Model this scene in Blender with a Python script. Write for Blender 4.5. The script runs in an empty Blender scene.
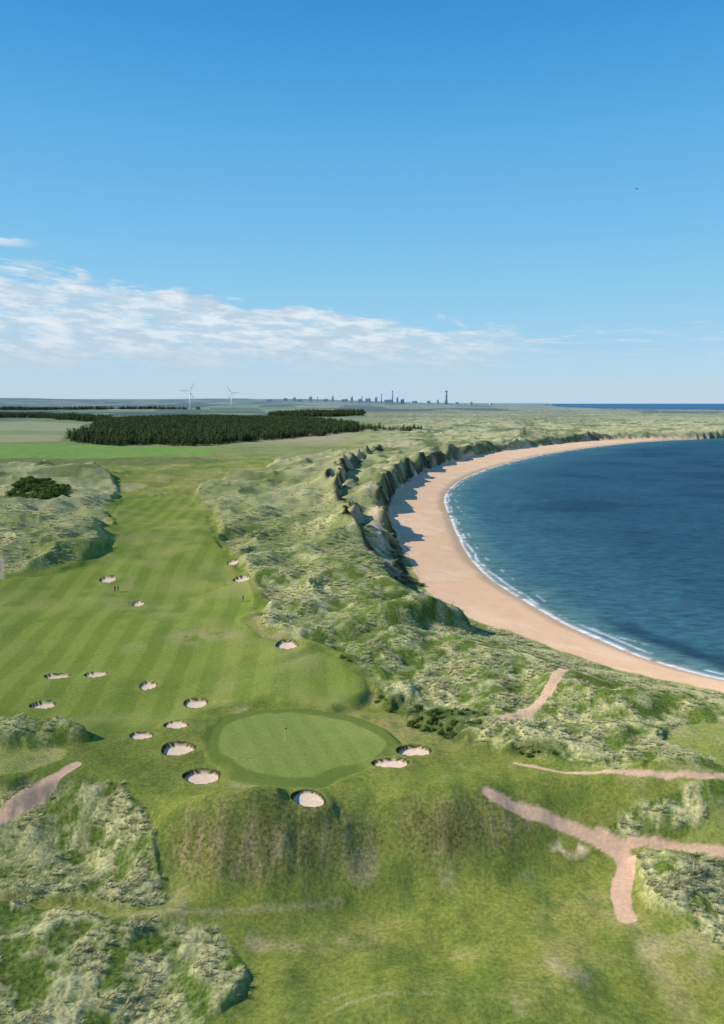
import bpy, math, random
import numpy as np
from mathutils import Vector
random.seed(4); rng=np.random.default_rng(4)
scene=bpy.context.scene
# ------------------------------------------------------------------ site constants (metres)
H=50.0; SEA=-9.0; SANDZ=-5.0
F=740.0; PITCH=math.radians(8.38); CP,SP=math.cos(PITCH),math.sin(PITCH)
f32=np.float32
def ray(px,py):
    u=(px-362)/F; v=(512-py)/F
    return u, CP+SP*v, -SP+CP*v
def G(px,py,z=0.0):
    x,y,dz=ray(px,py); t=(z-H)/dz
    return (x*t,y*t)
# ------------------------------------------------------------------ noise
def _h(ix,iy,s):
    n=(ix.astype(np.int64)*374761393+iy.astype(np.int64)*668265263+s*1274126177)&0xffffffff
    n=((n^(n>>13))*1274126177)&0xffffffff
    n=n^(n>>16)
    return (n&0xffff).astype(f32)/65535.0
def vn(x,y,s=0):
    ix=np.floor(x);iy=np.floor(y);fx=(x-ix).astype(f32);fy=(y-iy).astype(f32)
    fx=fx*fx*fx*(fx*(fx*6-15)+10);fy=fy*fy*fy*(fy*(fy*6-15)+10)
    a=_h(ix,iy,s);b=_h(ix+1,iy,s);c=_h(ix,iy+1,s);d=_h(ix+1,iy+1,s)
    return (a+(b-a)*fx)+((c+(d-c)*fx)-(a+(b-a)*fx))*fy
def fbm(x,y,wl,oc=3,s=0,g=0.5):
    x=x/wl;y=y/wl;t=0;a=1;n=0
    for i in range(oc):
        t=t+a*(vn(x,y,s+i*7)*2-1);n+=a;a*=g
        x,y=(x*1.6-y*1.2)+3.1,(x*1.2+y*1.6)+7.7
    return t/n
def sst(a,b,x):
    t=np.clip((x-a)/(b-a),0,1);return t*t*(3-2*t)
# ------------------------------------------------------------------ signed distance (+ inside)
def sdf(poly,x,y,margin=60.0):
    P=np.array(poly,dtype=np.float64)
    out=np.full(x.shape,-margin,dtype=f32)
    m=(x>P[:,0].min()-margin)&(x<P[:,0].max()+margin)&(y>P[:,1].min()-margin)&(y<P[:,1].max()+margin)
    if not m.any(): return out
    X=x[m];Y=y[m];d=np.full(X.shape,1e18);ins=np.zeros(X.shape,bool)
    for i in range(len(P)):
        ax,ay=P[i];bx,by=P[(i+1)%len(P)];ex,ey=bx-ax,by-ay
        L=ex*ex+ey*ey+1e-9
        t=np.clip(((X-ax)*ex+(Y-ay)*ey)/L,0,1)
        d=np.minimum(d,(X-ax-t*ex)**2+(Y-ay-t*ey)**2)
        if ay!=by:
            c=((Y>=ay)!=(Y>=by))&(X<ex*(Y-ay)/ey+ax); ins^=c
    out[m]=np.where(ins,np.sqrt(d),-np.sqrt(d)).astype(f32)
    return out
def lined(line,x,y,margin=30.0):
    P=np.array(line,dtype=np.float64)
    out=np.full(x.shape,margin,dtype=f32)
    m=(x>P[:,0].min()-margin)&(x<P[:,0].max()+margin)&(y>P[:,1].min()-margin)&(y<P[:,1].max()+margin)
    if not m.any(): return out
    X=x[m];Y=y[m];d=np.full(X.shape,1e18)
    for i in range(len(P)-1):
        ax,ay=P[i];bx,by=P[i+1];ex,ey=bx-ax,by-ay
        t=np.clip(((X-ax)*ex+(Y-ay)*ey)/(ex*ex+ey*ey+1e-9),0,1)
        d=np.minimum(d,(X-ax-t*ex)**2+(Y-ay-t*ey)**2)
    out[m]=np.sqrt(d).astype(f32); return out
def chaikin(p,n=2,closed=False):
    for _ in range(n):
        q=[] if closed else [p[0]]
        rngi=range(len(p)) if closed else range(len(p)-1)
        for i in rngi:
            a=p[i];b=p[(i+1)%len(p)]
            q.append((a[0]*.75+b[0]*.25,a[1]*.75+b[1]*.25));q.append((a[0]*.25+b[0]*.75,a[1]*.25+b[1]*.75))
        if not closed:q.append(p[-1])
        p=q
    return p
# ------------------------------------------------------------------ coast
wl=[(724,681),(690,673),(660,664),(630,654),(600,641),(570,628),(545,614),(510,593),(485,576),(467,556),(455,532),(447,512),(443,500),(447,490),(460,480),(480,471),(510,462),(550,453),(600,446),(650,441),(724,438)]
sl=[(724,692),(660,679),(600,664),(560,650),(520,634),(490,625),(465,616),(440,602),(420,582),(408,560),(398,540),(388,512),(392,497),(405,482),(428,469),(460,459),(500,451),(550,444.5),(600,440),(660,437.5),(724,436)]
BAY=[(6000,-400),(3000,-200),(400,60)]+chaikin([G(a,b,SEA) for a,b in wl],1)+[(1000,1260),(3000,1500),(7000,2600)]
SND=[(6000,-430),(3000,-230),(400,50)]+chaikin([G(a,b,SANDZ) for a,b in sl],1)+[(1000,1320),(3000,1560),(7000,2680)]
def B(px,d): return ((px-362)/F*d,d)
OUT=[B(548,90000),B(552,9000),B(575,6200),B(640,4700),B(724,4200),B(1000,3900),B(1600,3800),(9000,4300),(90000,9000),(90000,90000)]
VAL=[G(a,b) for a,b in [(-700,775),(-200,778),(0,780),(80,778),(130,785),(175,812),(230,820),(300,818),(345,822),(390,808),(440,802),(500,795),(545,790),(640,790),(724,797),(1100,810)]]+[(400,-60),(-400,-60)]
# eroded scarps of the old dune ridge (steep on the seaward side)
SC1=chaikin([G(a,b,3) for a,b in [(384,444),(352,462),(336,478),(329,492),(338,508),(352,520),(346,534),(362,548),(386,560),(396,574),(414,588),(438,603),(470,614)]],1)
SC2=chaikin([G(a,b,3) for a,b in [(452,452),(425,459),(408,468),(392,478),(378,492),(376,506),(388,524),(396,545),(404,566)]],1)
SC3=chaikin([G(a,b,2) for a,b in [(428,455),(470,448),(512,444),(530,436),(565,436.5),(605,435.5),(650,436)]],1)
GA=[ # cx,cy,z ,rx,ry,h
(440,1012,-6,13,6,2.6),(110,962,-6,13,7,2.4),(700,885,-6,8,6,2.2),(670,812,-4,13,3.2,2.6),(600,748,-1,20,5,1.8),(630,716,-1,24,4,1.6),
(15,738,0,14,4.5,2.4),(262,836,-2,6.5,4,3.2),(468,816,-2,6.5,4,3.0),(200,850,-3,4,4,.9),(365,850,-3,3.5,5,-1.4),(40,548,0,28,20,5),(5,515,0,40,30,8),(65,482,0,50,45,7),(-80,560,0,60,40,7),
(215,635,0,14,10,2.2),(297,748,0,17,11,.9),(420,705,0,13,8,-2.0),(600,900,-6,20,9,-1.0),(330,940,-6,15,5,-1.6),(130,640,0,20,14,1.4),(450,905,-6,12,4,1.4),(560,960,-6,9,5,2.0),(260,930,-6,9,4,1.3),(380,650,0,9,14,1.8),(70,690,0,12,6,1.2),(560,870,-6,5,3,1.0),(490,960,-6,7,4,-1.0),(140,700,0,9,5,-.8)]
GA=[(*G(a,b,z),rx,ry,h) for a,b,z,rx,ry,h in GA]
def scarp(line,x,y,h,w,back):
    m=(x>min(p[0] for p in line)-70)&(x<max(p[0] for p in line)+40)&(y>min(p[1] for p in line)-40)&(y<max(p[1] for p in line)+70)
    out=np.zeros(x.shape,f32);fac=np.zeros(x.shape,f32)
    if not m.any():return out,fac
    X=x[m]+6*fbm(x[m],y[m],22,4,401);Y=y[m]+8*fbm(x[m],y[m],22,4,402)
    best=np.full(X.shape,1e18);sg=np.zeros(X.shape);tt=np.zeros(X.shape);n=len(line)-1
    for i in range(n):
        ax,ay=line[i];bx,by=line[i+1];ex,ey=bx-ax,by-ay;t=np.clip(((X-ax)*ex+(Y-ay)*ey)/(ex*ex+ey*ey+1e-9),0,1)
        d=(X-ax-t*ex)**2+(Y-ay-t*ey)**2;c=ex*(Y-ay)-ey*(X-ax);k=d<best
        best=np.where(k,d,best);sg=np.where(k,np.sign(c),sg);tt=np.where(k,(i+t)/n,tt)
    s=np.sqrt(best)*sg
    env=sst(0,.08,tt)*(1-sst(.94,1,tt))*np.clip(.9+1.3*fbm(X,Y,28,3,403),.3,1.5)
    out[m]=h*env*np.where(s<0,np.exp(s/back),1-sst(0,w,s))
    fac[m]=np.clip(env*1.2,0,1)*sst(-1.6,.2,s)*(1-sst(w*.9,w+2,s));return out,fac
def base_h(x,y,full=False):
    dw=-sdf(BAY,x,y,400); ds=-sdf(SND,x,y,400); do=-sdf(OUT,x,y,2500)
    z=0.8*fbm(x,y,34,2,3)
    z=z+fbm(x,y,160,2,9)*2.2*sst(120,500,y)
    for cx,cy,rx,ry,h in GA:
        z=z+h*np.exp(-(((x-cx)/rx)**2+((y-cy)/ry)**2)*.5)
    v=sdf(VAL,x,y,60); z=z-6*sst(-1,10,v+1.5*fbm(x,y,9,2,5))
    far=sst(2200,8500,y); left=1-sst(-.12,.22,x/np.maximum(y,1))
    z=z+far*(18+26*(1-sst(-.3,.3,x/np.maximum(y,1)))+fbm(x,y,2600,3,21)*22*(.35+left)) + left*sst(6500,10500,y)*75*(.8+.5*fbm(x,y,2500,3,22))
    hd=sst(1400,2200,y)*(1-left); z=z+hd*(6+5*fbm(x,y,420,3,33))
    ra=sst(190,330,y)
    wob=fbm(x,y,34,3,41); wo2=fbm(x,y,60,2,44)
    ridge=ra*np.maximum(3.6+6.5*wob,0)*np.exp(-((ds-18-8*wo2)/10)**2)
    f1=0
    for ln,h,w,b in ((SC1,8.0,4.5,18),(SC2,7.0,4.5,16),(SC3,7.5,8,40)):
        a_,f_=scarp(ln,x,y,h,w,b);ridge=np.maximum(ridge,a_);f1=np.maximum(f1,f_)
    rise=sst(-1,28-22*ra,ds+3.5*ra*fbm(x,y,16,3,46))
    zl=SANDZ+(z+ridge-SANDZ)*rise
    t=np.clip(dw/np.maximum(dw-ds,.5),0,1)
    zb=SEA+(SANDZ-SEA)*t**.8
    zz=np.where(ds>-1,zl,zb)
    zz=np.where(dw<0,SEA+np.maximum(dw*.08,-5),zz)
    o=sst(0,160,do); zz=np.where(do<0,SEA-3,SEA+.3+(zz-SEA-.3)*o)
    return (zz,dw,ds,do,f1) if full else zz
def GR(px,py):
    x,y,dz=ray(px,py); ts=np.geomspace(30,12000,2600)
    z=base_h(x*ts,y*ts); k=np.argmax(H+dz*ts<z)
    if k==0:return (x*ts[-1],y*ts[-1])
    a,b=ts[k-1],ts[k]
    g0=H+dz*a-z[k-1];g1=H+dz*b-z[k]; t=a+(b-a)*g0/(g0-g1+1e-9)
    return (x*t,y*t)
def GP(l): return [GR(a,b) for a,b in l]
# ------------------------------------------------------------------ grid
Ys=[15.0]
while Ys[-1]<70000:
    Y=Ys[-1]; s=min(.95*(Y*Y+H*H)/(H*F),.0075*Y)
    if Y<46:s=.8
    Ys.append(Y+s)
Ys=np.array(Ys)
Tc=np.arange(-.56,.5601,.0012); ex=.56+np.cumsum(.0012*1.16**np.arange(1,45)); ex=ex[ex<4.2]
Ts=np.concatenate([-ex[::-1],Tc,ex])
nR,nC=len(Ys),len(Ts)
Yg,Tg=np.meshgrid(Ys,Ts,indexing='ij'); X=(Tg*Yg).ravel(); Yv=Yg.ravel().copy(); T=Tg.ravel()
print('grid',nR,nC)
Z,dw,ds,do,scf=base_h(X,Yv,True)
Z=Z.astype(np.float64)
D=np.sqrt(X*X+Yv*Yv)
wx=X+1.1*fbm(X,Yv,5,2,51)+2.2*fbm(X,Yv,19,2,52)*sst(60,140,D); wy=Yv+1.1*fbm(X,Yv,5,2,53)+3*fbm(X,Yv,19,2,54)*sst(60,140,D)
def pm(pts,w=.5,warp=True,smooth=1):
    p=GP(pts)
    if smooth:p=chaikin(p,smooth,True)
    s=sdf(p,wx if warp else X,wy if warp else Yv,60)
    return sst(-w,w,s)
MAR=pm([(188,493),(222,515),(225,545),(248,580),(265,600),(262,624),(300,642),(340,656),(380,686),(425,718),(480,742),(530,757),(620,768),(724,774),(1100,790),(1300,690),(1300,440),(560,440),(460,440),(400,446),(330,452),(262,470),(215,484)],1.6)
MAR=np.maximum(MAR,sst(650,900,Yv)*sst(-.05,.08,T))
A1=pm([(-300,760),(0,812),(45,795),(85,780),(128,783),(140,812),(152,850),(172,908),(90,906),(0,900),(-300,900)],.6)
A2=pm([(-300,905),(0,908),(100,916),(195,922),(228,945),(247,975),(232,1000),(190,1030),(150,1080),(-300,1080)],.5)
A3=pm([(-200,716),(0,724),(60,724),(95,735),(60,743),(30,745),(0,754),(-200,760)],.5)
A4=pm([(605,828),(630,808),(680,792),(724,780),(1000,760),(1000,806),(724,806),(668,842),(630,838)],.5)
A5=pm([(636,852),(690,850),(760,856),(1000,870),(1000,990),(740,960),(690,925),(645,905),(632,880)],.6)
A6=pm([(-300,470),(0,468),(60,466),(110,474),(118,492),(108,508),(100,530),(97,552),(62,566),(20,568),(-20,575),(-300,590)],1.6)
A7=pm([(-40,788),(0,790),(35,780),(30,790),(0,806),(-40,820)],.4)
marram=np.maximum.reduce([MAR,A1,A2,A3,A4,A5,A6,A7])
tee=np.maximum.reduce([pm([(648,733),(700,727),(780,735),(780,768),(715,766),(672,750)],.4),pm([(672,838),(724,808),(800,800),(800,850),(724,856),(690,850)],.5)])
tee3=pm([(0,752),(45,743),(66,752),(40,772),(0,782),(-60,790),(-60,750)],.3)
marram=marram*(1-np.maximum(tee,0))
marram=marram*sst(.3,1.5,ds)*(dw>0)
fair=pm([(132,497),(185,493),(212,516),(216,545),(238,580),(250,602),(240,622),(275,645),(330,662),(372,690),(350,712),(300,705),(230,706),(130,735),(60,722),(0,716),(-200,715),(-200,600),(0,578),(62,572),(104,556),(106,530),(116,508)],1.4)
green=pm([(214,744),(226,724),(262,715),(322,714),(366,727),(384,744),(366,763),(335,771),(292,781),(250,776),(226,763)],.3,True,2)
collar=pm([(203,742),(216,720),(262,709),(330,708),(380,722),(400,744),(385,768),(345,782),(300,790),(243,786),(210,770)],.6,True,2)
slope=np.maximum(pm([(170,840),(190,822),(250,814),(300,818),(350,822),(378,850),(355,868),(310,876),(250,884),(200,878),(172,862)],3.0),pm([(404,814),(440,806),(500,798),(528,808),(528,822),(500,840),(440,852),(414,846),(398,832)],2.6))
scrub=np.maximum.reduce([pm([(335,655),(372,662),(420,690),(480,706),(500,722),(478,746),(440,738),(400,712),(365,692)],1.5),
  pm([(505,756),(560,762),(640,772),(724,776),(724,768),(640,764),(560,752),(520,750)],.8)])
nearc=1-(1-sst(10,38,ds))*(1-sst(190,300,Yv))*.8
lumpy=marram*(1-.5*scrub)*nearc
fade=lambda w:1-sst(w*45,w*120,D)
r1=1-np.abs(fbm(X,Yv,26,3,61)); r1=r1**2
Z+=lumpy*(r1-.45)*4.2*sst(2,14,ds)*(.5+.5*sst(70,200,D))
Z+=(marram*sst(330,500,Yv)*(1-sst(2500,4000,Yv)))*(1-np.abs(fbm(X,Yv,75,4,161))-.5)*9*sst(8,50,ds)
Z+=lumpy*fbm(X,Yv,7,2,62)*1.15*fade(7)
cl=fbm(X,Yv,2.2,2,63); Z+=lumpy*np.maximum(cl,-.2)*.42*fade(3)
cl2=fbm(X,Yv,.8,2,64); Z+=lumpy*cl2*.13*fade(1.6)
semi=(1-marram)*(1-fair)*(1-collar)*(ds>3)
Z+=semi*(fbm(X,Yv,13,3,65)*1.25)*fade(10)+semi*fbm(X,Yv,4,2,165)*.25*fade(4)+semi*fbm(X,Yv,1.3,2,66)*.05*fade(2)
Z+=slope*(fbm(X,Yv*.6,2.4,3,67)*.40)
Z+=fair*(fbm(X,Yv,45,2,68)*1.2+fbm(X,Yv,16,2,168)*.8)
Z+=scrub*np.maximum(fbm(X,Yv,4,3,69),0)*2.0
# ------------------------------------------------------------------ bunkers
bk=[(308,797,17,8),(202,774,19,6.5),(178,749,17,5.5),(414,748,17,5),(391,765,17,5.5),(141,733,11,3.4),(176,725,12,4),(196,702,12,4.4),(148,685,9,3),(43,701,12,3),(96,672,10,2.8),(57,674,11,2.8),(287,647,10,4.4),(108,578,8,2.4),(138,600,6,2.2),(242,579,8,2.4),(233,562,5,2)]
bid=np.zeros(len(X),int); bsand=np.zeros(len(X),f32); bwall=np.zeros(len(X),f32); bapr=np.zeros(len(X),f32)
for i,(px,py,hw,hh) in enumerate(bk):
    c=GR(px,py);a=abs(GR(px+hw,py)[0]-c[0]);n=(G(px,py-hh)[1]-G(px,py+hh)[1])/2
    n=max(n,.66*a)
    dep=min(.62,.26*a)
    m=(abs(X-c[0])<a*3)&(abs(Yv-c[1])<n*3)
    x=X[m];y=Yv[m];th=np.arctan2((y-c[1])/n,(x-c[0])/a)
    e=np.sqrt(((x-c[0])/a)**2+((y-c[1])/n)**2)*(1+.07*np.sin(2*th+i)+.05*np.sin(3*th+2.1*i)+.02*np.sin(5*th+i*i))
    f=(1-sst(.90,1.04,e))
    k=int(np.argmin((X-c[0])**2+(Yv-c[1])**2));zc=Z[k]
    # level shoulder round the pit so that the rim is flush with the turf
    g_=1-sst(1.1,1.9,e);Z[m]=Z[m]*(1-.6*g_)+zc*.6*g_
    Z[m]=Z[m]*(1-f)+f*(zc*.7+Z[m]*.3-dep+.12*np.clip(e,0,1)**2)
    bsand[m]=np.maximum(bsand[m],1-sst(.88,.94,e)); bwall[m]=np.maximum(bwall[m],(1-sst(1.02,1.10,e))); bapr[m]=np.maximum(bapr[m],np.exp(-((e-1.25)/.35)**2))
    q=bid[m];q[e<.95]=i+1;bid[m]=q
# ------------------------------------------------------------------ paths
def path(pts,w,soft=.35,sm=2):
    l=chaikin(GP(pts),sm); d=lined(l,X,Yv,20)+.22*fbm(X,Yv,1.2,2,91)
    return 1-sst(w/2-soft/2,w/2+soft,d)
paths=[([(488,787),(505,796),(520,804),(560,822),(600,838),(622,846)],1.4),([(600,838),(622,850),(628,868),(619,888),(626,914)],2.0),
([(618,845),(640,843),(690,849),(724,853),(900,870)],.75),
([(500,724),(530,711),(548,697),(558,684),(563,673)],1.9),
([(515,763),(570,772),(640,778),(700,782),(730,777),(900,765)],.7),
([(-120,860),(-40,832),(0,815),(30,797),(55,781),(74,767)],1.7)]
P=np.zeros(len(X),f32)
for p,w in paths:P=np.maximum(P,path(p,w,.2))
brk=sst(-.5,.2,fbm(X,Yv,4,3,92))
trk=np.maximum(path([(-60,896),(0,902),(60,907),(130,914),(200,917),(280,912),(340,898)],.4,.7)*.8*(1-.6*sst(-18,-4,X)),path([(626,914),(640,930),(662,962),(690,1010),(700,1040)],1.6,1.8)*.35)*(.4+.6*brk)
arc=np.maximum(path([(300,1030),(340,1006),(400,995),(470,992),(540,1000),(600,1012),(640,1040)],.15,.3),path([(280,1016),(330,998),(400,984),(470,980),(550,985),(620,1004)],.1,.4)*.6)*brk
Z-=P*.05
scar=pm([(548,848),(562,838),(580,838),(592,847),(572,855)],.6,False)
blow=np.maximum.reduce([pm([(366,508),(376,506),(382,520),(380,540),(392,560),(384,566),(374,545),(370,525)],1.2),pm([(118,486),(130,483),(148,486),(140,490),(122,492)],1.5)*.4,pm([(-8,556),(3,552),(8,562),(3,576),(-8,576)],.8)*.8,pm([(486,628),(500,624),(512,630),(500,634)],.6)])
# ------------------------------------------------------------------ albedo
def C(*a):return np.array(a,dtype=f32)
col=np.tile(C(.250,.280,.060),(len(X),1))
def bl(c,m):
    global col
    m=np.clip(m,0,1)[:,None].astype(f32); col=col*(1-m)+np.asarray(c,dtype=f32)*m
n1=fbm(X,Yv,22,3,101);n2=fbm(X,Yv,7,3,102);n3=fbm(X,Yv,1.7,2,103)*fade(2.5)
bl(C(.40,.355,.13),sst(.0,.6,n1+.5*n2)*.75)
bl(C(.135,.205,.042),sst(.05,.6,-n1+.5*n2+.3*n3)*.72)
bl(C(.170,.215,.050),sst(.2,.7,n3)*.5)
bl(C(.48,.41,.22),sst(.25,.65,fbm(X,Yv,5,4,201))*.6)
bl(C(.15,.185,.045),semi*np.exp(-((Yv-101)/12)**2)*.35)
st=fbm(X*1.0,Yv*.35,.9,3,104)
bl(C(.27,.23,.095),slope*.65);bl(C(.42,.34,.18),slope*sst(.0,.5,st)*.6);bl(C(.11,.13,.04),slope*sst(.05,.5,-st+.5*n2)*.7)
bl(C(.13,.14,.05),slope*sst(.0,.35,fbm(X,Yv,6,2,205))*.6)
lx=X+.10*Yv
strp=np.tanh(5*np.sin((lx+1.5*fbm(X,Yv,80,2,202))*2*math.pi/6.5))
bl(C(.205,.265,.050),fair);bl(C(.300,.350,.078),fair*(.5+.5*strp)*.55)
bl(C(.37,.36,.11),fair*sst(.0,.6,n1)*.55);bl(C(.135,.205,.038),fair*sst(.1,.7,-n2)*.5)
bl(C(.41,.38,.15),fair*sst(.15,.6,fbm(X,Yv,11,4,207))*.35)
bl(C(.14,.195,.042),(1-marram)*np.exp(-((fair-.35)/.22)**2)*.45)
fr=pm([(160,628),(200,622),(240,630),(245,640),(215,636),(180,642)],3)
bl(C(.43,.37,.18),fr*.65*sst(-.3,.3,n2+n3))
bl(C(.225,.275,.058),collar*.9);bl(C(.12,.18,.040),collar*(1-green)*sst(.3,.8,collar)*.65)
gs=np.tanh(4*np.sin((X*.94+Yv*.34)*2*math.pi/3.0))
bl(C(.225,.290,.070),green);bl(C(.275,.335,.090),green*(.5+.5*gs)*.45);bl(C(.32,.34,.10),green*sst(0,.6,n2+.4*n1)*.5)
bl(C(.27,.31,.085),np.clip(tee*.85,0,1));bl(C(.31,.34,.10),tee3*.85)
bl(C(.42,.37,.18),np.maximum(tee3,tee)*sst(0,.5,n2)*.5)
bl(C(.42,.39,.19),arc*.5)
bl(C(.30,.32,.09),bapr*.4*(1-bwall))
mt=np.clip(.5+cl*1.1*fade(3)+.6*cl2*fade(1.6)+.5*fbm(X,Yv,14,3,105),0,1)
tipc=C(.54,.52,.26)[None,:]*(1+.12*n1[:,None]); gr=C(.130,.190,.040)[None,:]*(1+.25*n2[:,None])
mc=gr*(1-mt[:,None])+tipc*mt[:,None]
bl(mc,marram)
fdn=fbm(X,Yv,40,4,203)
bl(C(.50,.46,.25),marram*sst(200,480,D)*sst(-.3,.3,fdn)*.72)
bl(C(.12,.15,.05),marram*sst(280,600,D)*sst(0,.3,-fdn)*.8)
bl(C(.13,.185,.045),marram*sst(.15,.6,fbm(X,Yv,30,3,106))*.5)
bl(C(.09,.135,.034),scrub*sst(-.25,.15,fbm(X,Yv,6,3,107))*.85)
pt=sst(0,.3,fbm(X,Yv,28,3,108))
sc=np.exp(-((ds-4)/3.5)**2)*sst(190,260,Yv)*(.15+.85*pt)*(ds>.5)
bl(C(.09,.09,.045),sc*.8)
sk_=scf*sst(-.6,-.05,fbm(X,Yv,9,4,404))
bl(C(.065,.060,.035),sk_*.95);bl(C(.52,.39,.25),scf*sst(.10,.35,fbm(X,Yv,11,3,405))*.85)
bl(C(.70,.54,.37),np.exp(-((ds-11)/5)**2)*sst(300,360,Yv)*(1-sst(480,560,Yv))*sst(.0,.3,fbm(X,Yv,16,2,111))*.8*(1-sk_))
farm=sst(560,800,Yv)*(1-sst(-.05,.04,T+.03*fbm(X,Yv,500,2,112)))
cs=260.;gx=(X*.9+Yv*.18);gy=(Yv*.95-X*.2);ci=np.floor(gx/cs+.2*_h(np.floor(gy/420),np.zeros_like(gy),5));cj=np.floor(gy/420)
r=_h(ci,cj,77)
pal=np.array([[.20,.28,.08],[.26,.33,.10],[.38,.36,.16],[.16,.21,.07],[.44,.38,.22],[.23,.28,.10],[.09,.13,.05]],dtype=f32)
fc=pal[(r*6.99).astype(int)]
bl(fc,farm*sst(750,1100,Yv))
bl(C(.29,.31,.12),farm*(1-sst(750,1100,Yv))*.7)
bl(C(.20,.215,.095),sst(1500,2500,Yv)*(1-farm)*.8)
pat=sst(.0,.3,fbm(X,Yv,260,4,113));bl(C(.36,.35,.17),pat*sst(1100,1800,Yv)*(1-farm)*.7)
bl(C(.06,.085,.05),sst(2300,3200,Yv)*sst(.05,.2,fbm(X,Yv*.3,320,3,114))*.9)
def fpm(pts,w): 
    p=GP(pts);return sst(-w,w,sdf(p,X,Yv,400))
bl(C(.22,.35,.07),fpm([(-60,446),(60,444),(150,447),(222,449),(200,456),(100,458),(-60,458)],3))
bl(C(.42,.39,.19),fpm([(-60,424),(30,421),(85,424),(66,431),(60,441),(-60,443)],6)*.9)
bl(C(.28,.33,.13),fpm([(-60,431),(66,431),(64,435),(-60,434)],4)*.9)
bl(C(.13,.17,.06),fpm([(-60,458),(100,459),(200,457),(230,462),(120,466),(-60,467)],6)*.6)
bl(C(.64,.44,.31),P);bl(C(.50,.41,.24),trk);bl(C(.76,.60,.42),scar*sst(-.5,.0,n3+n2)*.9)
bl(C(.70,.54,.38),blow*.85*sst(-.5,.0,n2+n3))
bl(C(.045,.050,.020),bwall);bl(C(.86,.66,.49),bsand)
beach=(1-sst(-.5,.8,ds+.8*fbm(X,Yv,4,2,115)))
bl(C(.78,.52,.33),beach);bl(C(.86,.61,.41),beach*sst(0,.5,fbm(X,Yv,14,3,116))*.6)
bl(C(.68,.455,.285),beach*sst(.1,.4,fbm(X,Yv,3.5,3,216))*.4)
bl(C(.54,.38,.25),beach*(1-sst(1.5,6,dw+1.5*fbm(X,Yv,12,2,117))))
bl(C(.45,.36,.26),(1-sst(10,60,do))*(do>-5))
haze_paint=1-np.exp(-np.maximum(D-300,0)/7500)
bl(C(.215,.315,.40),haze_paint*.95)  # aerial haze painted into the terrain colour, stronger with distance from the site
rgh=np.clip(marram*1.0+semi*.55+slope*.6+fair*.22+collar*.1,0.05,1)*(1-np.maximum(P,beach)*.8)*(1-bsand*.9)*(1-.9*sst(200,1200,D))
# ------------------------------------------------------------------ mesh builder
idx=np.arange(nR*nC).reshape(nR,nC)
quads=np.stack([idx[:-1,:-1],idx[:-1,1:],idx[1:,1:],idx[1:,:-1]],-1).reshape(-1,4)
V=np.stack([X,Yv,Z],1)
def mk(name,vs,q,cl,rg,mat):
    used=np.unique(q);re=np.zeros(len(vs),np.int64);re[used]=np.arange(len(used));q=re[q]
    me=bpy.data.meshes.new(name);me.vertices.add(len(used));me.vertices.foreach_set('co',vs[used].astype(f32).ravel())
    me.loops.add(q.size);me.loops.foreach_set('vertex_index',q.astype(np.int32).ravel())
    me.polygons.add(len(q));me.polygons.foreach_set('loop_start',np.arange(0,q.size,4,dtype=np.int32))
    me.polygons.foreach_set('use_smooth',np.ones(len(q),bool))
    me.update(calc_edges=True)
    a=me.color_attributes.new('Col','FLOAT_COLOR','POINT');c4=np.ones((len(used),4),f32);c4[:,:3]=cl[used];a.data.foreach_set('color',c4.ravel())
    b=me.attributes.new('rgh','FLOAT','POINT');b.data.foreach_set('value',rg[used].astype(f32))
    me.materials.append(mat);ob=bpy.data.objects.new(name,me);scene.collection.objects.link(ob);return ob
def N(nt,t,**k):
    n=nt.nodes.new(t)
    for a,b in k.items():setattr(n,a,b)
    return n
def newmat(name):
    m=bpy.data.materials.new(name);m.use_nodes=True;nt=m.node_tree;nt.nodes.clear()
    o=N(nt,'ShaderNodeOutputMaterial');return m,nt,o
gm,nt,o=newmat('turf_and_sand');L=nt.links.new
at=N(nt,'ShaderNodeAttribute',attribute_name='Col');ar=N(nt,'ShaderNodeAttribute',attribute_name='rgh')
tc=N(nt,'ShaderNodeTexCoord')
no=N(nt,'ShaderNodeTexNoise');no.inputs['Scale'].default_value=2.2;no.inputs['Detail'].default_value=9;no.inputs['Roughness'].default_value=.80
L(tc.outputs['Object'],no.inputs['Vector'])
mr=N(nt,'ShaderNodeMapRange');mr.inputs['From Min'].default_value=.32;mr.inputs['From Max'].default_value=.68;L(no.outputs['Fac'],mr.inputs['Value'])
amp=N(nt,'ShaderNodeMath',operation='MULTIPLY_ADD');L(ar.outputs['Fac'],amp.inputs[0]);amp.inputs[1].default_value=.64;amp.inputs[2].default_value=.16
lo=N(nt,'ShaderNodeMath',operation='SUBTRACT');lo.inputs[0].default_value=1;L(amp.outputs[0],lo.inputs[1])
hi=N(nt,'ShaderNodeMath',operation='ADD');hi.inputs[0].default_value=1;L(amp.outputs[0],hi.inputs[1])
L(lo.outputs[0],mr.inputs['To Min']);L(hi.outputs[0],mr.inputs['To Max'])
mu=N(nt,'ShaderNodeVectorMath',operation='SCALE');L(at.outputs['Color'],mu.inputs[0]);L(mr.outputs[0],mu.inputs['Scale'])
bu=N(nt,'ShaderNodeBump');bu.inputs['Distance'].default_value=.20;L(ar.outputs['Fac'],bu.inputs['Strength']);L(no.outputs['Fac'],bu.inputs['Height'])
df=N(nt,'ShaderNodeBsdfDiffuse');df.inputs['Roughness'].default_value=.6;L(mu.outputs[0],df.inputs['Color']);L(bu.outputs[0],df.inputs['Normal']);L(df.outputs[0],o.inputs[0])
qc=quads[:,0]
kind=np.zeros(len(quads),int)
kind[(beach[qc]>.5)&(Yv[qc]<3000)]=1
kind[(fair[qc]>.5)]=2;kind[(green[qc]>.5)]=3;kind[(P[qc]>.5)]=4
kb=bid[qc];kind[kb>0]=5
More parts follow.
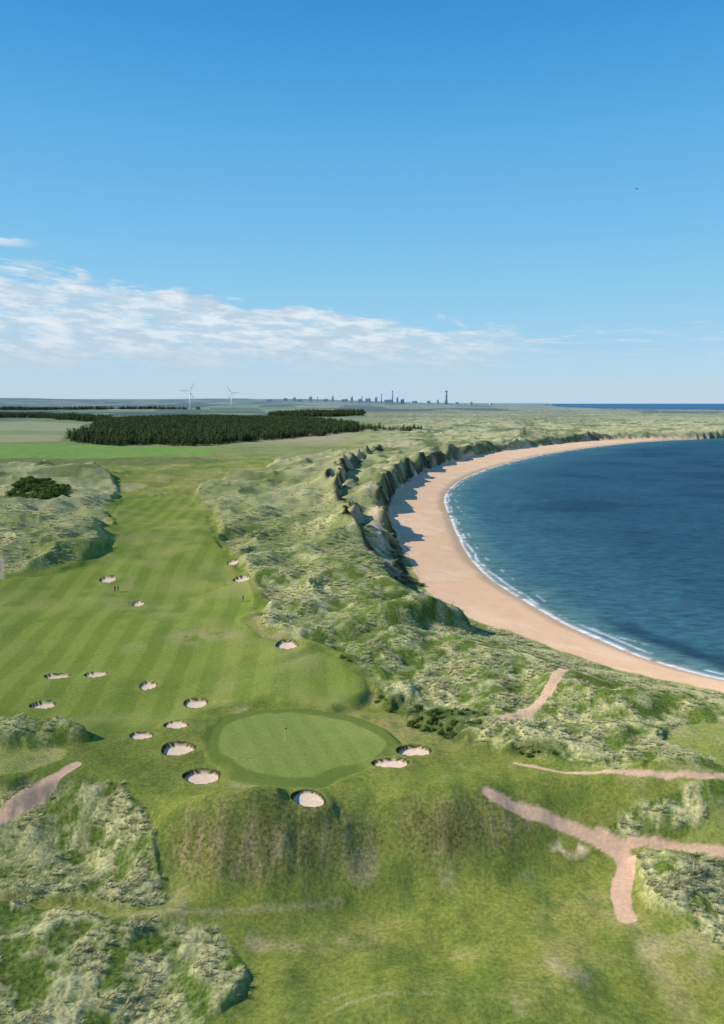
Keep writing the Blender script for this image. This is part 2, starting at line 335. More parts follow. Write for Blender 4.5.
mk('ground',V,quads[kind==0],col,rgh,gm)
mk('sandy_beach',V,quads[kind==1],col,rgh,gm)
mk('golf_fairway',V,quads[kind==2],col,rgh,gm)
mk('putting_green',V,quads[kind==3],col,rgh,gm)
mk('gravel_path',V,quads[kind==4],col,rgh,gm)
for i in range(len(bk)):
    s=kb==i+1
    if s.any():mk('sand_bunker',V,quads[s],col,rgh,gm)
# ------------------------------------------------------------------ sea
inb=np.minimum(dw,do)
km=(inb[qc]<6)
sc_=np.tile(C(.022,.080,.125),(len(X),1)); dd=-inb
def sb(c,m):
    global sc_
    m=np.clip(m,0,1)[:,None].astype(f32);sc_=sc_*(1-m)+np.asarray(c,dtype=f32)*m
sb(C(.012,.050,.090),sst(-.15,.4,fbm(X,Yv,60,4,131)+.5*fbm(X*.4+Yv*.3,Yv,14,3,132))*.85)
sb(C(.030,.100,.148),sst(.1,.45,fbm(X*.5,Yv,38,4,141))*.5)
sb(C(.045,.145,.175),(1-sst(8,85,dd+18*fbm(X,Yv,30,3,133)))*.85)
sb(C(.12,.235,.23),(1-sst(1,20,dd+6*fbm(X,Yv,12,3,134)))*.75)
sb(C(.28,.31,.25),(1-sst(0,4.5,dd+1.5*fbm(X,Yv,9,2,234)))*.7)
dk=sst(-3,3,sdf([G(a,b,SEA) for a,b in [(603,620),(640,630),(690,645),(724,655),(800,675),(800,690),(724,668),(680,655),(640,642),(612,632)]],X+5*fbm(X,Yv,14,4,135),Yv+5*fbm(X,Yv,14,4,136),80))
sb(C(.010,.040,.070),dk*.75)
fo=fbm(X,Yv,6,4,137)
foam=np.exp(-((dd-.5-1.4*fbm(X,Yv,14,3,138))/1.0)**2)*sst(-.5,-.1,fo)
foam=np.maximum(foam,np.exp(-((dd-3.2-2.6*fbm(X,Yv,22,3,139))/.5)**2)*sst(-.1,.15,fo)*.75)
foam=np.maximum(foam,np.exp(-((dd-7-5*fbm(X,Yv,40,3,140))/.45)**2)*sst(.15,.35,fo)*.45)
sb(C(.85,.86,.86),foam*.95)
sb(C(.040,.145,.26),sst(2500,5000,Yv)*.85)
Vs=V.copy();Vs[:,2]=SEA
sm,nt,o=newmat('sea_water');L=nt.links.new
at=N(nt,'ShaderNodeAttribute',attribute_name='Col');tc=N(nt,'ShaderNodeTexCoord')
mp=N(nt,'ShaderNodeMapping');mp.inputs['Scale'].default_value=(.4,1,1);mp.inputs['Rotation'].default_value=(0,0,.35);L(tc.outputs['Object'],mp.inputs[0])
no=N(nt,'ShaderNodeTexNoise');no.inputs['Scale'].default_value=.42;no.inputs['Detail'].default_value=8;no.inputs['Roughness'].default_value=.74;no.inputs['Distortion'].default_value=.5;L(mp.outputs[0],no.inputs['Vector'])
bu=N(nt,'ShaderNodeBump');bu.inputs['Strength'].default_value=1;bu.inputs['Distance'].default_value=1.1;L(no.outputs['Fac'],bu.inputs['Height'])
mr=N(nt,'ShaderNodeMapRange');mr.inputs[1].default_value=.3;mr.inputs[2].default_value=.7;mr.inputs[3].default_value=.45;mr.inputs[4].default_value=1.55;L(no.outputs['Fac'],mr.inputs[0])
mu=N(nt,'ShaderNodeVectorMath',operation='SCALE');L(at.outputs['Color'],mu.inputs[0]);L(mr.outputs[0],mu.inputs['Scale'])
df=N(nt,'ShaderNodeBsdfDiffuse');L(mu.outputs[0],df.inputs['Color'])
gl=N(nt,'ShaderNodeBsdfGlossy');gl.inputs['Roughness'].default_value=.3;gl.inputs['Color'].default_value=(.7,.85,.95,1);L(bu.outputs[0],gl.inputs['Normal'])
fr_=N(nt,'ShaderNodeFresnel');fr_.inputs['IOR'].default_value=1.33;L(bu.outputs[0],fr_.inputs['Normal'])
fm=N(nt,'ShaderNodeMath',operation='MULTIPLY');L(fr_.outputs[0],fm.inputs[0]);fm.inputs[1].default_value=.24
mx=N(nt,'ShaderNodeMixShader');L(fm.outputs[0],mx.inputs[0]);L(df.outputs[0],mx.inputs[1]);L(gl.outputs[0],mx.inputs[2]);L(mx.outputs[0],o.inputs[0])
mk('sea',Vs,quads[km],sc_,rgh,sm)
# ------------------------------------------------------------------ instancing
def instancer(name,pts,scl,rot,coll):
    me=bpy.data.meshes.new(name);me.vertices.add(len(pts));me.vertices.foreach_set('co',np.asarray(pts,f32).ravel())
    a=me.attributes.new('scl','FLOAT_VECTOR','POINT');a.data.foreach_set('vector',np.asarray(scl,f32).ravel())
    a=me.attributes.new('rot','FLOAT_VECTOR','POINT');r=np.zeros((len(pts),3),f32);r[:,2]=rot;a.data.foreach_set('vector',r.ravel())
    ob=bpy.data.objects.new(name,me);scene.collection.objects.link(ob)
    g=bpy.data.node_groups.new(name+'_nodes','GeometryNodeTree')
    g.interface.new_socket('Geometry',in_out='INPUT',socket_type='NodeSocketGeometry');g.interface.new_socket('Geometry',in_out='OUTPUT',socket_type='NodeSocketGeometry')
    gi=g.nodes.new('NodeGroupInput');go=g.nodes.new('NodeGroupOutput');ip=g.nodes.new('GeometryNodeInstanceOnPoints');ci=g.nodes.new('GeometryNodeCollectionInfo')
    ci.inputs['Collection'].default_value=coll;ci.inputs['Separate Children'].default_value=True;ci.inputs['Reset Children'].default_value=True
    n1=g.nodes.new('GeometryNodeInputNamedAttribute');n1.data_type='FLOAT_VECTOR';n1.inputs[0].default_value='scl'
    n2=g.nodes.new('GeometryNodeInputNamedAttribute');n2.data_type='FLOAT_VECTOR';n2.inputs[0].default_value='rot'
    g.links.new(gi.outputs[0],ip.inputs['Points']);g.links.new(ci.outputs[0],ip.inputs['Instance']);ip.inputs['Pick Instance'].default_value=True
    g.links.new(n1.outputs[0],ip.inputs['Scale']);g.links.new(n2.outputs[0],ip.inputs['Rotation']);g.links.new(ip.outputs[0],go.inputs[0])
    md=ob.modifiers.new('scatter','NODES');md.node_group=g;return ob
def pymesh(name,vs,fs,mat,attr=None):
    me=bpy.data.meshes.new(name);me.from_pydata(vs,[],fs)
    if attr is not None:
        a=me.attributes.new('tip','FLOAT','POINT');a.data.foreach_set('value',attr)
    me.materials.append(mat);return bpy.data.objects.new(name,me)
def foliage_mat(name,c0,c1,var=.25,tr=.25):
    m,nt,o=newmat(name);L=nt.links.new
    at=N(nt,'ShaderNodeAttribute',attribute_name='tip');oi=N(nt,'ShaderNodeObjectInfo')
    mx=N(nt,'ShaderNodeMix',data_type='RGBA');mx.inputs[6].default_value=(*c0,1);mx.inputs[7].default_value=(*c1,1);L(at.outputs['Fac'],mx.inputs[0])
    mr=N(nt,'ShaderNodeMapRange');mr.inputs[3].default_value=1-var;mr.inputs[4].default_value=1+var;L(oi.outputs['Random'],mr.inputs[0])
    sc=N(nt,'ShaderNodeVectorMath',operation='SCALE');L(mx.outputs[2],sc.inputs[0]);L(mr.outputs[0],sc.inputs['Scale'])
    d=N(nt,'ShaderNodeBsdfDiffuse');t=N(nt,'ShaderNodeBsdfTranslucent');L(sc.outputs[0],d.inputs[0]);L(sc.outputs[0],t.inputs[0])
    ms=N(nt,'ShaderNodeMixShader');ms.inputs[0].default_value=tr;L(d.outputs[0],ms.inputs[1]);L(t.outputs[0],ms.inputs[2]);L(ms.outputs[0],o.inputs[0]);return m
m_mar=foliage_mat('marram_blades',(.15,.21,.05),(.86,.80,.52),.28,.4)
m_tus=foliage_mat('tussock_blades',(.16,.19,.05),(.58,.48,.26),.25,.4)
m_bush=foliage_mat('scrub_leaves',(.035,.06,.016),(.13,.20,.05),.3,.25)
m_pine=foliage_mat('conifer_needles',(.028,.048,.024),(.12,.18,.07),.4,.15)
def clump(name,mat,n,hgt,rad,w,lean,wind,seed):
    r=random.Random(seed);vs=[];fs=[];at=[]
    for _ in range(n):
        a=r.uniform(0,6.283);q=rad*math.sqrt(r.random());bx,by=q*math.cos(a),q*math.sin(a)
        h=hgt*r.uniform(.6,1.15);ln=lean*r.uniform(.3,1.1);dx=math.cos(a)*ln+wind[0];dy=math.sin(a)*ln+wind[1]
        sx,sy=-math.sin(a+r.uniform(-1,1))*w/2,math.cos(a+r.uniform(-1,1))*w/2
        b=len(vs)
        for k,(t,ww) in enumerate([(0,1),(.45,.9),(.8,.6),(1,.12)]):
            ox,oy=bx+dx*h*t*t,by+dy*h*t*t;z=h*(t-.38*t*t*t)-.05
            vs+= [(ox-sx*ww,oy-sy*ww,z),(ox+sx*ww,oy+sy*ww,z)];at+=[t,t]
        for k in range(3):fs.append((b+2*k,b+2*k+1,b+2*k+3,b+2*k+2))
    return pymesh(name,vs,fs,mat,at)
def coll(name,obs):
    c=bpy.data.collections.new(name)
    for q in obs:c.objects.link(q)
    return c
cm=coll('marram_clumps',[clump('marram_clump',m_mar,24,.85,.26,.055,.6,(.40,.08),i) for i in range(4)])
ct=coll('tussock_clumps',[clump('tussock_clump',m_tus,18,.30,.25,.03,.6,(.2,0),20+i) for i in range(3)])
def leafball(name,mat,n,seed,rx=1,rz=.8):
    r=random.Random(seed);vs=[];fs=[];at=[]
    lob=[(r.uniform(-.6,.6)*rx,r.uniform(-.6,.6)*rx,r.uniform(.1,.6)*rz,r.uniform(.4,.7)) for _ in range(6)]
    for _ in range(n):
        cx,cy,cz,cr=r.choice(lob);d=Vector((r.gauss(0,1),r.gauss(0,1),r.gauss(0,1))).normalized();q=cr*r.uniform(.7,1.08)
        p=Vector((cx+d.x*q,cy+d.y*q,max(cz+d.z*q*.8,-.1)));s=r.uniform(.07,.15)
        u=Vector((r.gauss(0,1),r.gauss(0,1),r.gauss(0,1))).normalized();v=u.cross(d).normalized() if u.cross(d).length>.01 else u
        u=(d.cross(v)+.5*d*r.uniform(-1,1)).normalized();b=len(vs)
        vs+=[tuple(p-u*s-v*s*.5),tuple(p+v*s*.7),tuple(p+u*s+v*s*.3),tuple(p-v*s*.7)];fs.append((b,b+1,b+2,b+3))
        t=min(1,max(0,.2+.6*p.z+r.uniform(-.2,.3)));at+=[t]*4
    return pymesh(name,vs,fs,mat,at)
cb=coll('scrub_bushes',[leafball('scrub_bush',m_bush,420,40+i) for i in range(3)])
m_bark,nt,o=newmat('bark');d=N(nt,'ShaderNodeBsdfDiffuse');d.inputs[0].default_value=(.09,.065,.045,1);nt.links.new(d.outputs[0],o.inputs[0])
def conifer(name,seed):
    r=random.Random(seed);vs=[];fs=[];at=[]
    for k in range(6):
        a=k*math.pi/3;vs+=[(.018*math.cos(a),.018*math.sin(a),0),(.004*math.cos(a),.004*math.sin(a),.95)];at+=[0,0]
    for k in range(6):
        j=(k+1)%6;fs.append((2*k,2*j,2*j+1,2*k+1))
    nt_=len(fs)
    for _ in range(130):
        t=r.random()**.8;z=.12+.86*t;R=.24*(1-t)**.8+.02;a=r.uniform(0,6.283);q=R*r.uniform(.55,1.15)
        p=Vector((q*math.cos(a),q*math.sin(a),z-q*.35));s=.075*(1.1-t*.6);b=len(vs)
        o_=Vector((math.cos(a),math.sin(a),-.35));si=Vector((-math.sin(a),math.cos(a),r.uniform(-.4,.4)))
        vs+=[tuple(p-o_*s),tuple(p+si*s*.7),tuple(p+o_*s),tuple(p-si*s*.7)];fs.append((b,b+1,b+2,b+3))
        tt=min(1,max(0,t*.6+.5*r.random()));at+=[tt]*4
    ob=pymesh(name,vs,fs,m_pine,at);ob.data.materials.append(m_bark)
    for i in range(nt_):ob.data.polygons[i].material_index=1
    return ob
cf=coll('conifers',[conifer('pine_tree',60+i) for i in range(4)])
dY=np.gradient(Ys);dT=np.gradient(Ts);area=(dY[:,None]*(dT[None,:]*Ys[:,None])).ravel()
def scatter(dens):
    p=np.clip(dens,0,None)*area
    k=rng.poisson(np.minimum(p,30))
    ii=np.repeat(np.arange(len(X)),k)
    if len(ii)==0:return ii,np.zeros((0,3))
    r_=ii//nC
    pts=V[ii].copy();pts[:,0]+=rng.uniform(-.5,.5,len(ii))*dT[ii%nC]*pts[:,1];pts[:,1]+=rng.uniform(-.5,.5,len(ii))*dY[r_]
    return ii,pts
inv=(np.abs(T)<.62)&(Yv>40)&(P<.2)&(trk<.3)&(bsand<.1)
cl3=fbm(X,Yv,4.5,3,163)
dens=marram*(1-scrub*.8)*inv*(ds>1.5)*(sk_<.3)*sst(.25,.8,mt)*sst(-.35,.25,cl3)*(1-sst(300,480,D))*3.4*np.clip(130/D,.25,1)*(1-blow)
ii,pts=scatter(dens);s=rng.uniform(.45,1.05,len(ii))*np.clip(D[ii]/150,1,1.6)
print('marram',len(ii))
instancer('marram_grass',pts,np.stack([s,s,s*rng.uniform(.7,1.1,len(ii))/np.clip(D[ii]/150,1,1.5)],1),rng.uniform(-.6,.6,len(ii)),cm)
dens=slope*inv*1.2*sst(-.4,.4,st)+semi*inv*(D<135)*.18*sst(.0,.4,fbm(X,Yv,6,3,207))
ii,pts=scatter(dens);s=rng.uniform(.45,.95,len(ii));print('tus',len(ii))
instancer('tussock_grass',pts,np.stack([s]*3,1),rng.uniform(0,6.28,len(ii)),ct)
bush=pm([(10,490),(22,482),(50,483),(68,494),(66,503),(30,501),(12,497)],2)
dens=scrub*inv*sst(.0,.3,fbm(X,Yv,6,3,107))*.55
ii,pts=scatter(dens);s=rng.uniform(.3,.8,len(ii))
ii2,pts2=scatter(bush*.12);s2=rng.uniform(1.6,3.0,len(ii2))
ii3,pts3=scatter((sc*pt*.3+sk_*.5)*inv*.02*(Yv<800));s3=rng.uniform(.6,1.3,len(ii3));print('bush',len(ii),len(ii2),len(ii3))
instancer('coastal_scrub',np.concatenate([pts,pts3]),np.stack([np.concatenate([s,s3])]*3,1),rng.uniform(0,6.28,len(ii)+len(ii3)),cb)
instancer('gorse_bush',pts2,np.stack([s2]*3,1),rng.uniform(0,6.28,len(ii2)),cb)
def wood(name,pts_px,d,hmin,hmax,coll_=cf,wmul=1.0):
    p=GP(pts_px);m=(sdf(p,X+12*fbm(X,Yv,60,2,301),Yv+25*fbm(X,Yv,90,2,302),100)>0)
    gap=sst(-.55,-.3,fbm(X,Yv,120,3,303))
    ii,q=scatter(m*d*gap);s=rng.uniform(hmin,hmax,len(ii))*(1+.25*fbm(q[:,0],q[:,1],150,2,304));print(name,len(ii))
    instancer(name,q,np.stack([s*wmul,s*wmul,s],1),rng.uniform(0,6.28,len(ii)),coll_)
wood('pine_forest',[(70,441),(110,446),(200,446.5),(262,441),(362,432),(352,425),(300,419),(180,418),(110,420),(95,427)],.018,8,14,cf,1.4)
wood('distant_woodland',[(-40,414),(60,416),(110,419),(100,422),(30,418),(-40,419)],.006,10,16,cf,1.8)
wood('shelterbelt_trees',[(265,415),(300,412.5),(365,412),(362,416),(300,417.5)],.004,12,18,cf,2)
wood('hedgerow_trees',[(0,409.2),(200,409.0),(200,409.6),(0,410.2)],.002,12,20,cf,2.4)
wood('windbreak_trees',[(355,428),(420,431),(418,433),(360,431)],.006,6,10,cf,1.8)
# ------------------------------------------------------------------ structures
def solid(name,c,rough=.6):
    m,nt,o=newmat(name);L=nt.links.new
    n=N(nt,'ShaderNodeTexNoise');n.inputs['Scale'].default_value=3;tc=N(nt,'ShaderNodeTexCoord');L(tc.outputs['Object'],n.inputs['Vector'])
    mr=N(nt,'ShaderNodeMapRange');mr.inputs[3].default_value=.85;mr.inputs[4].default_value=1.15;L(n.outputs['Fac'],mr.inputs[0])
    s=N(nt,'ShaderNodeVectorMath',operation='SCALE');s.inputs[0].default_value=c;L(mr.outputs[0],s.inputs['Scale'])
    b=N(nt,'ShaderNodeBsdfPrincipled');b.inputs['Roughness'].default_value=rough;L(s.outputs[0],b.inputs['Base Color']);L(b.outputs[0],o.inputs[0]);return m
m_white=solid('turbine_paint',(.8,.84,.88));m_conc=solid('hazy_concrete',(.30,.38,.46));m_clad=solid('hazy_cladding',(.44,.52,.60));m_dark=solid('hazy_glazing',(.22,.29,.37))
def part(parent,name,vs,fs,mat,smooth=False,loc=(0,0,0),rot=(0,0,0)):
    me=bpy.data.meshes.new(name);me.from_pydata(vs,[],fs);me.materials.append(mat)
    if smooth:me.polygons.foreach_set('use_smooth',[True]*len(me.polygons))
    ob=bpy.data.objects.new(name,me);scene.collection.objects.link(ob);ob.parent=parent;ob.location=loc;ob.rotation_euler=rot;return ob
def empty(name,loc,rz=0):
    e=bpy.data.objects.new(name,None);e.location=loc;e.rotation_euler=(0,0,rz);scene.collection.objects.link(e);return e
def lathe(prof,n=16):
    vs=[];fs=[]
    for r_,z in prof:
        for k in range(n):a=2*math.pi*k/n;vs.append((r_*math.cos(a),r_*math.sin(a),z))
    for i in range(len(prof)-1):
        for k in range(n):j=(k+1)%n;fs.append((i*n+k,i*n+j,(i+1)*n+j,(i+1)*n+k))
    fs.append(tuple(range(n))[::-1]);fs.append(tuple((len(prof)-1)*n+k for k in range(n)));return vs,fs
def box(x0,x1,y0,y1,z0,z1):
    return [(x0,y0,z0),(x1,y0,z0),(x1,y1,z0),(x0,y1,z0),(x0,y0,z1),(x1,y0,z1),(x1,y1,z1),(x0,y1,z1)],[(0,3,2,1),(4,5,6,7),(0,1,5,4),(1,2,6,5),(2,3,7,6),(3,0,4,7)]
def zat(x,y):return float(base_h(np.array([float(x)]),np.array([float(y)]))[0])
def turbine(px,d,hubpy,ph):
    x,y=B(px,d);zh=H+(403-hubpy)/F*d*.98;zg=zat(x,y)-3;e=empty('wind_turbine',(x,y,zg));h=zh-zg
    part(e,'tower',*lathe([(3.6,0),(3.0,h*.5),(2.2,h-1)]),m_white,True)
    part(e,'nacelle',*box(-1.8,1.8,-3.5,7,h-1.6,h+2.2),m_white)
    part(e,'hub',*lathe([(1.9,0),(1.7,1.5),(.6,2.6)]),m_white,True,(0,-3.5,h),(math.pi/2,0,0))
    for k in range(3):
        a=ph+k*2.0944;Lb=h*.55;vs=[];fs=[]
        for i,(t,w,th) in enumerate([(0,1.6,1.3),(.12,3,.9),(.22,5.0,.6),(.55,3.8,.4),(.85,2.4,.2),(1,.6,.08)]):
            vs+=[(-w*.35,0,t*Lb),(0,-th/2,t*Lb),(w*.65,0,t*Lb),(0,th/2,t*Lb)]
        for i in range(5):
            for q in range(4):r_=(q+1)%4;fs.append((i*4+q,i*4+r_,i*4+4+r_,i*4+4+q))
        fs.append((20,21,22,23));part(e,'blade_%d'%(k+1),vs,fs,m_white,False,(0,-5,h),(0,a,0))
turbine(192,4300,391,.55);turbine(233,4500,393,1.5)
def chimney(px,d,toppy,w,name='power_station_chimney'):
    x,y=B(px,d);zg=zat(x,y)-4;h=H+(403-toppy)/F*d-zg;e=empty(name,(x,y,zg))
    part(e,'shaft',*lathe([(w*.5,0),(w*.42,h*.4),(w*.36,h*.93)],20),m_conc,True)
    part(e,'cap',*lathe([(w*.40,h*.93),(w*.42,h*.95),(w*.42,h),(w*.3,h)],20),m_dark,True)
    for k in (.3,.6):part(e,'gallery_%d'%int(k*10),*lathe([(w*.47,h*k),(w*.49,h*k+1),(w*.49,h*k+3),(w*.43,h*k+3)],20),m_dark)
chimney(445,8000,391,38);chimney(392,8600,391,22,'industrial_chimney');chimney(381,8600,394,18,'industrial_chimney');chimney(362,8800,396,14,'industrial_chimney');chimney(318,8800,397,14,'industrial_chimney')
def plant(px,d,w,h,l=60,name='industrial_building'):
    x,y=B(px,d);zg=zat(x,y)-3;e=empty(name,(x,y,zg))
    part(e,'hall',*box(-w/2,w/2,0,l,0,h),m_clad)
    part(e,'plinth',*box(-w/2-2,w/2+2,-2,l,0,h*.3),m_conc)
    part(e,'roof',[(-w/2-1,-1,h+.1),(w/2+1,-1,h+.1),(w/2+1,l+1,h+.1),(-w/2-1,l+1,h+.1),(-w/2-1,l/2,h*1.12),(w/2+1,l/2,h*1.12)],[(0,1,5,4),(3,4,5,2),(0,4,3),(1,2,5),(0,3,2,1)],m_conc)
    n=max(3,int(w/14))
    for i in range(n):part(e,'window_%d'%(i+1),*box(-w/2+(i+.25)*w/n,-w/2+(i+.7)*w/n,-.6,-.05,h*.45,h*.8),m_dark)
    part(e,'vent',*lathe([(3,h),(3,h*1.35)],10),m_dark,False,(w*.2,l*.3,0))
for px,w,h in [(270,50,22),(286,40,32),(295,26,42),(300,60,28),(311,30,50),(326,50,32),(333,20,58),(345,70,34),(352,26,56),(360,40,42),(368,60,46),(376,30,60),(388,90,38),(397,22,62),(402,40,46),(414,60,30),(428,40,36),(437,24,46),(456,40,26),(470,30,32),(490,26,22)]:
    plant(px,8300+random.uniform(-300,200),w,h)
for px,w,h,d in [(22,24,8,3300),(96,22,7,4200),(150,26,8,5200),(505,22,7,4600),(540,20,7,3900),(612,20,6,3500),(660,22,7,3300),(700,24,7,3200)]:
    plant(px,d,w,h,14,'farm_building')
m_red=solid('flag_cloth',(.6,.05,.04));m_pole=solid('flag_pole',(.8,.78,.6))
fx,fy=GR(285,742);e=empty('golf_flag',(fx,fy,zat(fx,fy)));part(e,'pole',*lathe([(.02,0),(.015,2.2)],8),m_pole);part(e,'pennant',[(0,0,2.2),(.45,.03,2.05),(0,0,1.85),(.2,.05,2.1)],[(0,3,2),(3,1,2),(0,1,3)],m_red)
m_skin=solid('skin',(.5,.32,.23));m_trs=solid('trousers',(.04,.045,.07));m_hair=solid('hair',(.06,.04,.03))
def golfer(px,py,shirt,rz,club=True,off=(0,0)):
    x,y=GR(px,py);x+=off[0];y+=off[1];k=int(np.argmin((X-x)**2+(Yv-y)**2));e=empty('golfer',(x,y,Z[k]),rz)
    ms=solid('shirt_%d'%px,shirt)
    def skin(name,pts,ed,rad,mat):
        me=bpy.data.meshes.new(name);me.from_pydata(pts,ed,[]);me.materials.append(mat);ob=bpy.data.objects.new(name,me);scene.collection.objects.link(ob);ob.parent=e
        ob.modifiers.new('s','SKIN');sv=me.skin_vertices[0].data
        for i,r_ in enumerate(rad):sv[i].radius=(r_,r_);sv[i].use_root=(i==0)
        md=ob.modifiers.new('u','SUBSURF');md.levels=1;md.render_levels=2
    skin('torso_and_arms',[(0,0,.95),(0,0,1.2),(0,0,1.42),(-.2,0,1.42),(-.26,-.08,1.15),(-.1,-.3,.98),(.2,0,1.42),(.26,-.08,1.15),(.08,-.3,.98),(0,0,1.52)],[(0,1),(1,2),(2,3),(3,4),(4,5),(2,6),(6,7),(7,8),(2,9)],[.15,.16,.15,.08,.05,.035,.08,.05,.035,.06],ms)
    skin('legs',[(0,0,.95),(-.1,0,.86),(-.13,-.03,.48),(-.14,.03,.07),(-.15,-.14,.04),(.1,0,.86),(.13,.06,.48),(.14,.12,.07),(.15,-.04,.04)],[(0,1),(1,2),(2,3),(3,4),(0,5),(5,6),(6,7),(7,8)],[.15,.11,.075,.05,.04,.11,.075,.05,.04],m_trs)
    skin('head',[(0,0,1.52),(0,-.01,1.62),(0,-.02,1.74)],[(0,1),(1,2)],[.05,.09,.085],m_skin)
    part(e,'cap',*lathe([(.10,0),(.10,.05),(.06,.10),(.01,.115)],12),m_hair,True,(0,-.02,1.73))
    if club:part(e,'golf_club',*lathe([(.012,0),(.012,1.0)],6),m_pole,False,(0,-.62,.03),(-.35,0,0))
golfer(115,590,(.28,.08,.06),.4);golfer(118,589,(.10,.10,.14),1.9,False);golfer(243,600,(.12,.13,.2),1.2)
x,y,dz=ray(637,189);t=190/math.sqrt(x*x+y*y+dz*dz);e=empty('seagull',(x*t,y*t,H+dz*t),.5)
m_g=solid('gull_feathers',(.12,.12,.13))
part(e,'body',*lathe([(.01,-.28),(.06,-.2),(.08,0),(.05,.2),(.02,.3)],10),m_g,True,(0,0,0),(math.pi/2,0,0))
for s_ in(-1,1):part(e,'wing_%d'%(1 if s_>0 else 2),[(s_*.05,-.1,.03),(s_*.05,.1,.03),(s_*.4,-.14,.16),(s_*.4,.06,.16),(s_*.75,.1,.08)],[(0,1,3,2),(2,3,4)],m_g)
# ------------------------------------------------------------------ light and sky
EL=math.radians(36);AZ=math.radians(-96)
w=bpy.data.worlds.new('World');scene.world=w;w.use_nodes=True;nt=w.node_tree;nt.nodes.clear();L=nt.links.new
wo=N(nt,'ShaderNodeOutputWorld');bg=N(nt,'ShaderNodeBackground');bg.inputs['Strength'].default_value=.10
sk=N(nt,'ShaderNodeTexSky',sky_type='NISHITA');sk.sun_disc=False;sk.sun_elevation=EL;sk.sun_rotation=AZ;sk.altitude=0;sk.air_density=1.0;sk.dust_density=.3;sk.ozone_density=2.5
tc=N(nt,'ShaderNodeTexCoord');sx=N(nt,'ShaderNodeSeparateXYZ');L(tc.outputs['Generated'],sx.inputs[0])
def M(op,a,b=None,c=None,clamp=False):
    n=N(nt,'ShaderNodeMath',operation=op);n.use_clamp=clamp
    for i,v in enumerate((a,b,c)):
        if v is None:continue
        if isinstance(v,(int,float)):n.inputs[i].default_value=v
        else:L(v,n.inputs[i])
    return n.outputs[0]
def MR(v,a,b,c=0,d=1,sm=True):
    n=N(nt,'ShaderNodeMapRange');n.interpolation_type='SMOOTHSTEP' if sm else 'LINEAR'
    for i,q in enumerate((a,b,c,d)):n.inputs[1+i].default_value=q
    L(v,n.inputs[0]);return n.outputs[0]
az=M('ARCTAN2',sx.outputs[0],sx.outputs[1]);el=M('ARCSINE',sx.outputs[2])
eld=M('MULTIPLY',el,57.2958);azd=M('MULTIPLY',az,57.2958)
rp=N(nt,'ShaderNodeValToRGB');rp.color_ramp.interpolation='B_SPLINE';els=rp.color_ramp.elements
stops=[(0,(.53,.70,.83)),(.035,(.46,.69,.86)),(.09,(.34,.65,.88)),(.19,(.20,.56,.87)),(.32,(.09,.42,.81)),(.44,(.038,.285,.71)),(.70,(.02,.17,.50)),(1,(.015,.11,.36))]
els[0].position=0;els[0].color=(*stops[0][1],1);els[1].position=1;els[1].color=(*stops[-1][1],1)
for p_,c_ in stops[1:-1]:
    q=els.new(p_);q.color=(*c_,1)
L(M('DIVIDE',eld,60,None,True),rp.inputs[0])
rs=N(nt,'ShaderNodeVectorMath',operation='SCALE');L(rp.outputs[0],rs.inputs[0]);rs.inputs['Scale'].default_value=10.0
skm=N(nt,'ShaderNodeMix',data_type='RGBA');skm.inputs[0].default_value=.90;L(sk.outputs[0],skm.inputs[6]);L(rs.outputs[0],skm.inputs[7])
cv=N(nt,'ShaderNodeCombineXYZ');L(M('MULTIPLY',azd,.10),cv.inputs[0]);L(M('MULTIPLY_ADD',eld,.42,M('MULTIPLY',azd,.03)),cv.inputs[1])
n1=N(nt,'ShaderNodeTexNoise');n1.inputs['Scale'].default_value=1.5;n1.inputs['Detail'].default_value=10;n1.inputs['Roughness'].default_value=.60;n1.inputs['Distortion'].default_value=.25;L(cv.outputs[0],n1.inputs['Vector'])
top=M('MULTIPLY_ADD',azd,-.115,6.7)
rel=M('SUBTRACT',top,eld)
nz=M('MULTIPLY_ADD',n1.outputs['Fac'],7.0,-3.5)
relw=M('ADD',rel,nz)
band=M('MULTIPLY',MR(relw,-.1,.8),MR(eld,.5,3.4))
band=M('MULTIPLY',band,MR(azd,17,4))
den=M('MULTIPLY',band,MR(n1.outputs['Fac'],.34,.54,.48,1))
n2=N(nt,'ShaderNodeTexNoise');n2.inputs['Scale'].default_value=3.8;n2.inputs['Detail'].default_value=8;n2.inputs['Roughness'].default_value=.62;L(cv.outputs[0],n2.inputs['Vector'])
cv2=N(nt,'ShaderNodeCombineXYZ');L(M('MULTIPLY',azd,.10),cv2.inputs[0]);L(M('MULTIPLY',eld,1.1),cv2.inputs[1])
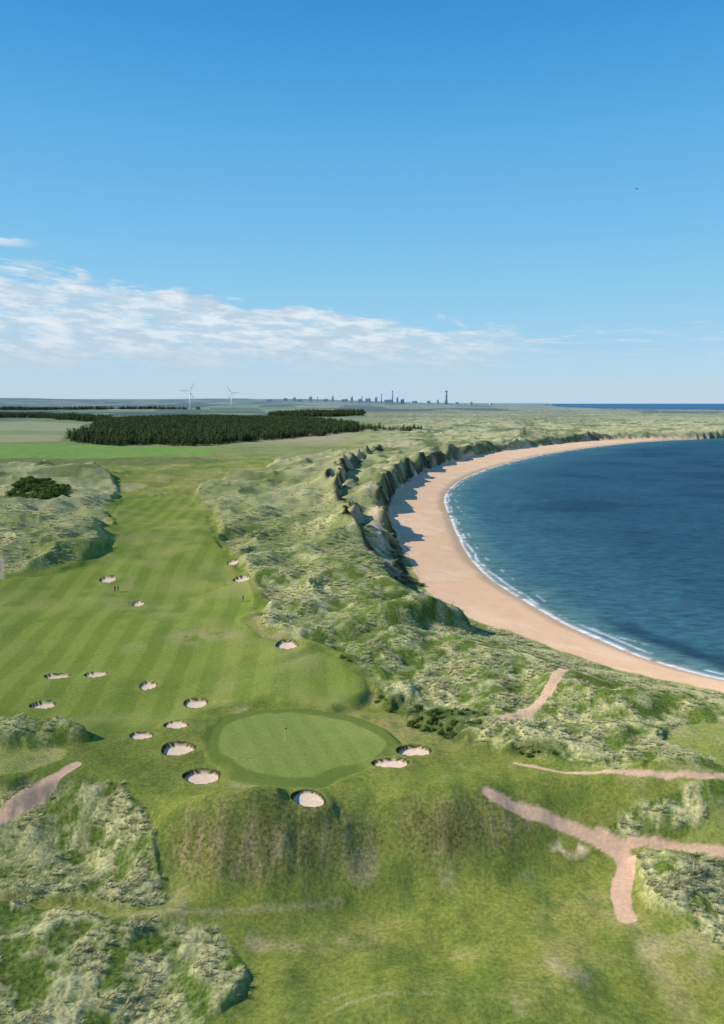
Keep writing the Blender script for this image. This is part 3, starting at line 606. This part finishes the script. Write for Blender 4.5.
n3=N(nt,'ShaderNodeTexNoise');n3.inputs['Scale'].default_value=2.6;n3.inputs['Detail'].default_value=7;n3.inputs['Roughness'].default_value=.6;L(cv2.outputs[0],n3.inputs['Vector'])
str_=M('MULTIPLY',M('MULTIPLY',MR(n3.outputs['Fac'],.48,.64),MR(eld,2.2,3.2)),MR(eld,6.2,4.6))
str_=M('MULTIPLY',str_,MR(azd,26,6,.3,.75))
wi=M('MULTIPLY',MR(M('ABSOLUTE',M('SUBTRACT',eld,M('MULTIPLY_ADD',n2.outputs['Fac'],.8,10.2))),.38,.05),MR(azd,-22.4,-25.0))
hazeb=M('MULTIPLY',MR(eld,4.5,0),.45)
alpha=M('MAXIMUM',M('MAXIMUM',M('MULTIPLY',den,.92),str_),M('MAXIMUM',M('MULTIPLY',wi,.7),hazeb))
cc=N(nt,'ShaderNodeMix',data_type='RGBA');L(M('MULTIPLY',MR(n2.outputs['Fac'],.40,.64),MR(eld,1.5,5.5)),cc.inputs[0]);cc.inputs[6].default_value=(5.1,6.5,7.8,1);cc.inputs[7].default_value=(8.0,8.6,9.1,1)
mixc=N(nt,'ShaderNodeMix',data_type='RGBA');L(alpha,mixc.inputs[0]);L(skm.outputs[2],mixc.inputs[6]);L(cc.outputs[2],mixc.inputs[7])
L(mixc.outputs[2],bg.inputs[0]);L(bg.outputs[0],wo.inputs[0])
sd=bpy.data.lights.new('sun','SUN');sd.energy=5.0;sd.angle=math.radians(.5);sd.color=(1,.92,.78);so=bpy.data.objects.new('sun',sd);scene.collection.objects.link(so)
S=Vector((math.sin(AZ)*math.cos(EL),math.cos(AZ)*math.cos(EL),math.sin(EL)));so.rotation_euler=S.to_track_quat('Z','Y').to_euler();so.location=(-60,-20,120)
scene.view_settings.view_transform='Standard';scene.view_settings.look='None';scene.view_settings.exposure=0
cd=bpy.data.cameras.new('camera');cd.sensor_fit='VERTICAL';cd.sensor_height=24;cd.lens=24*F/1024;cd.clip_start=1;cd.clip_end=200000
co=bpy.data.objects.new('camera',cd);scene.collection.objects.link(co);co.location=(0,0,H);co.rotation_euler=(math.pi/2-PITCH,0,0);scene.camera=co
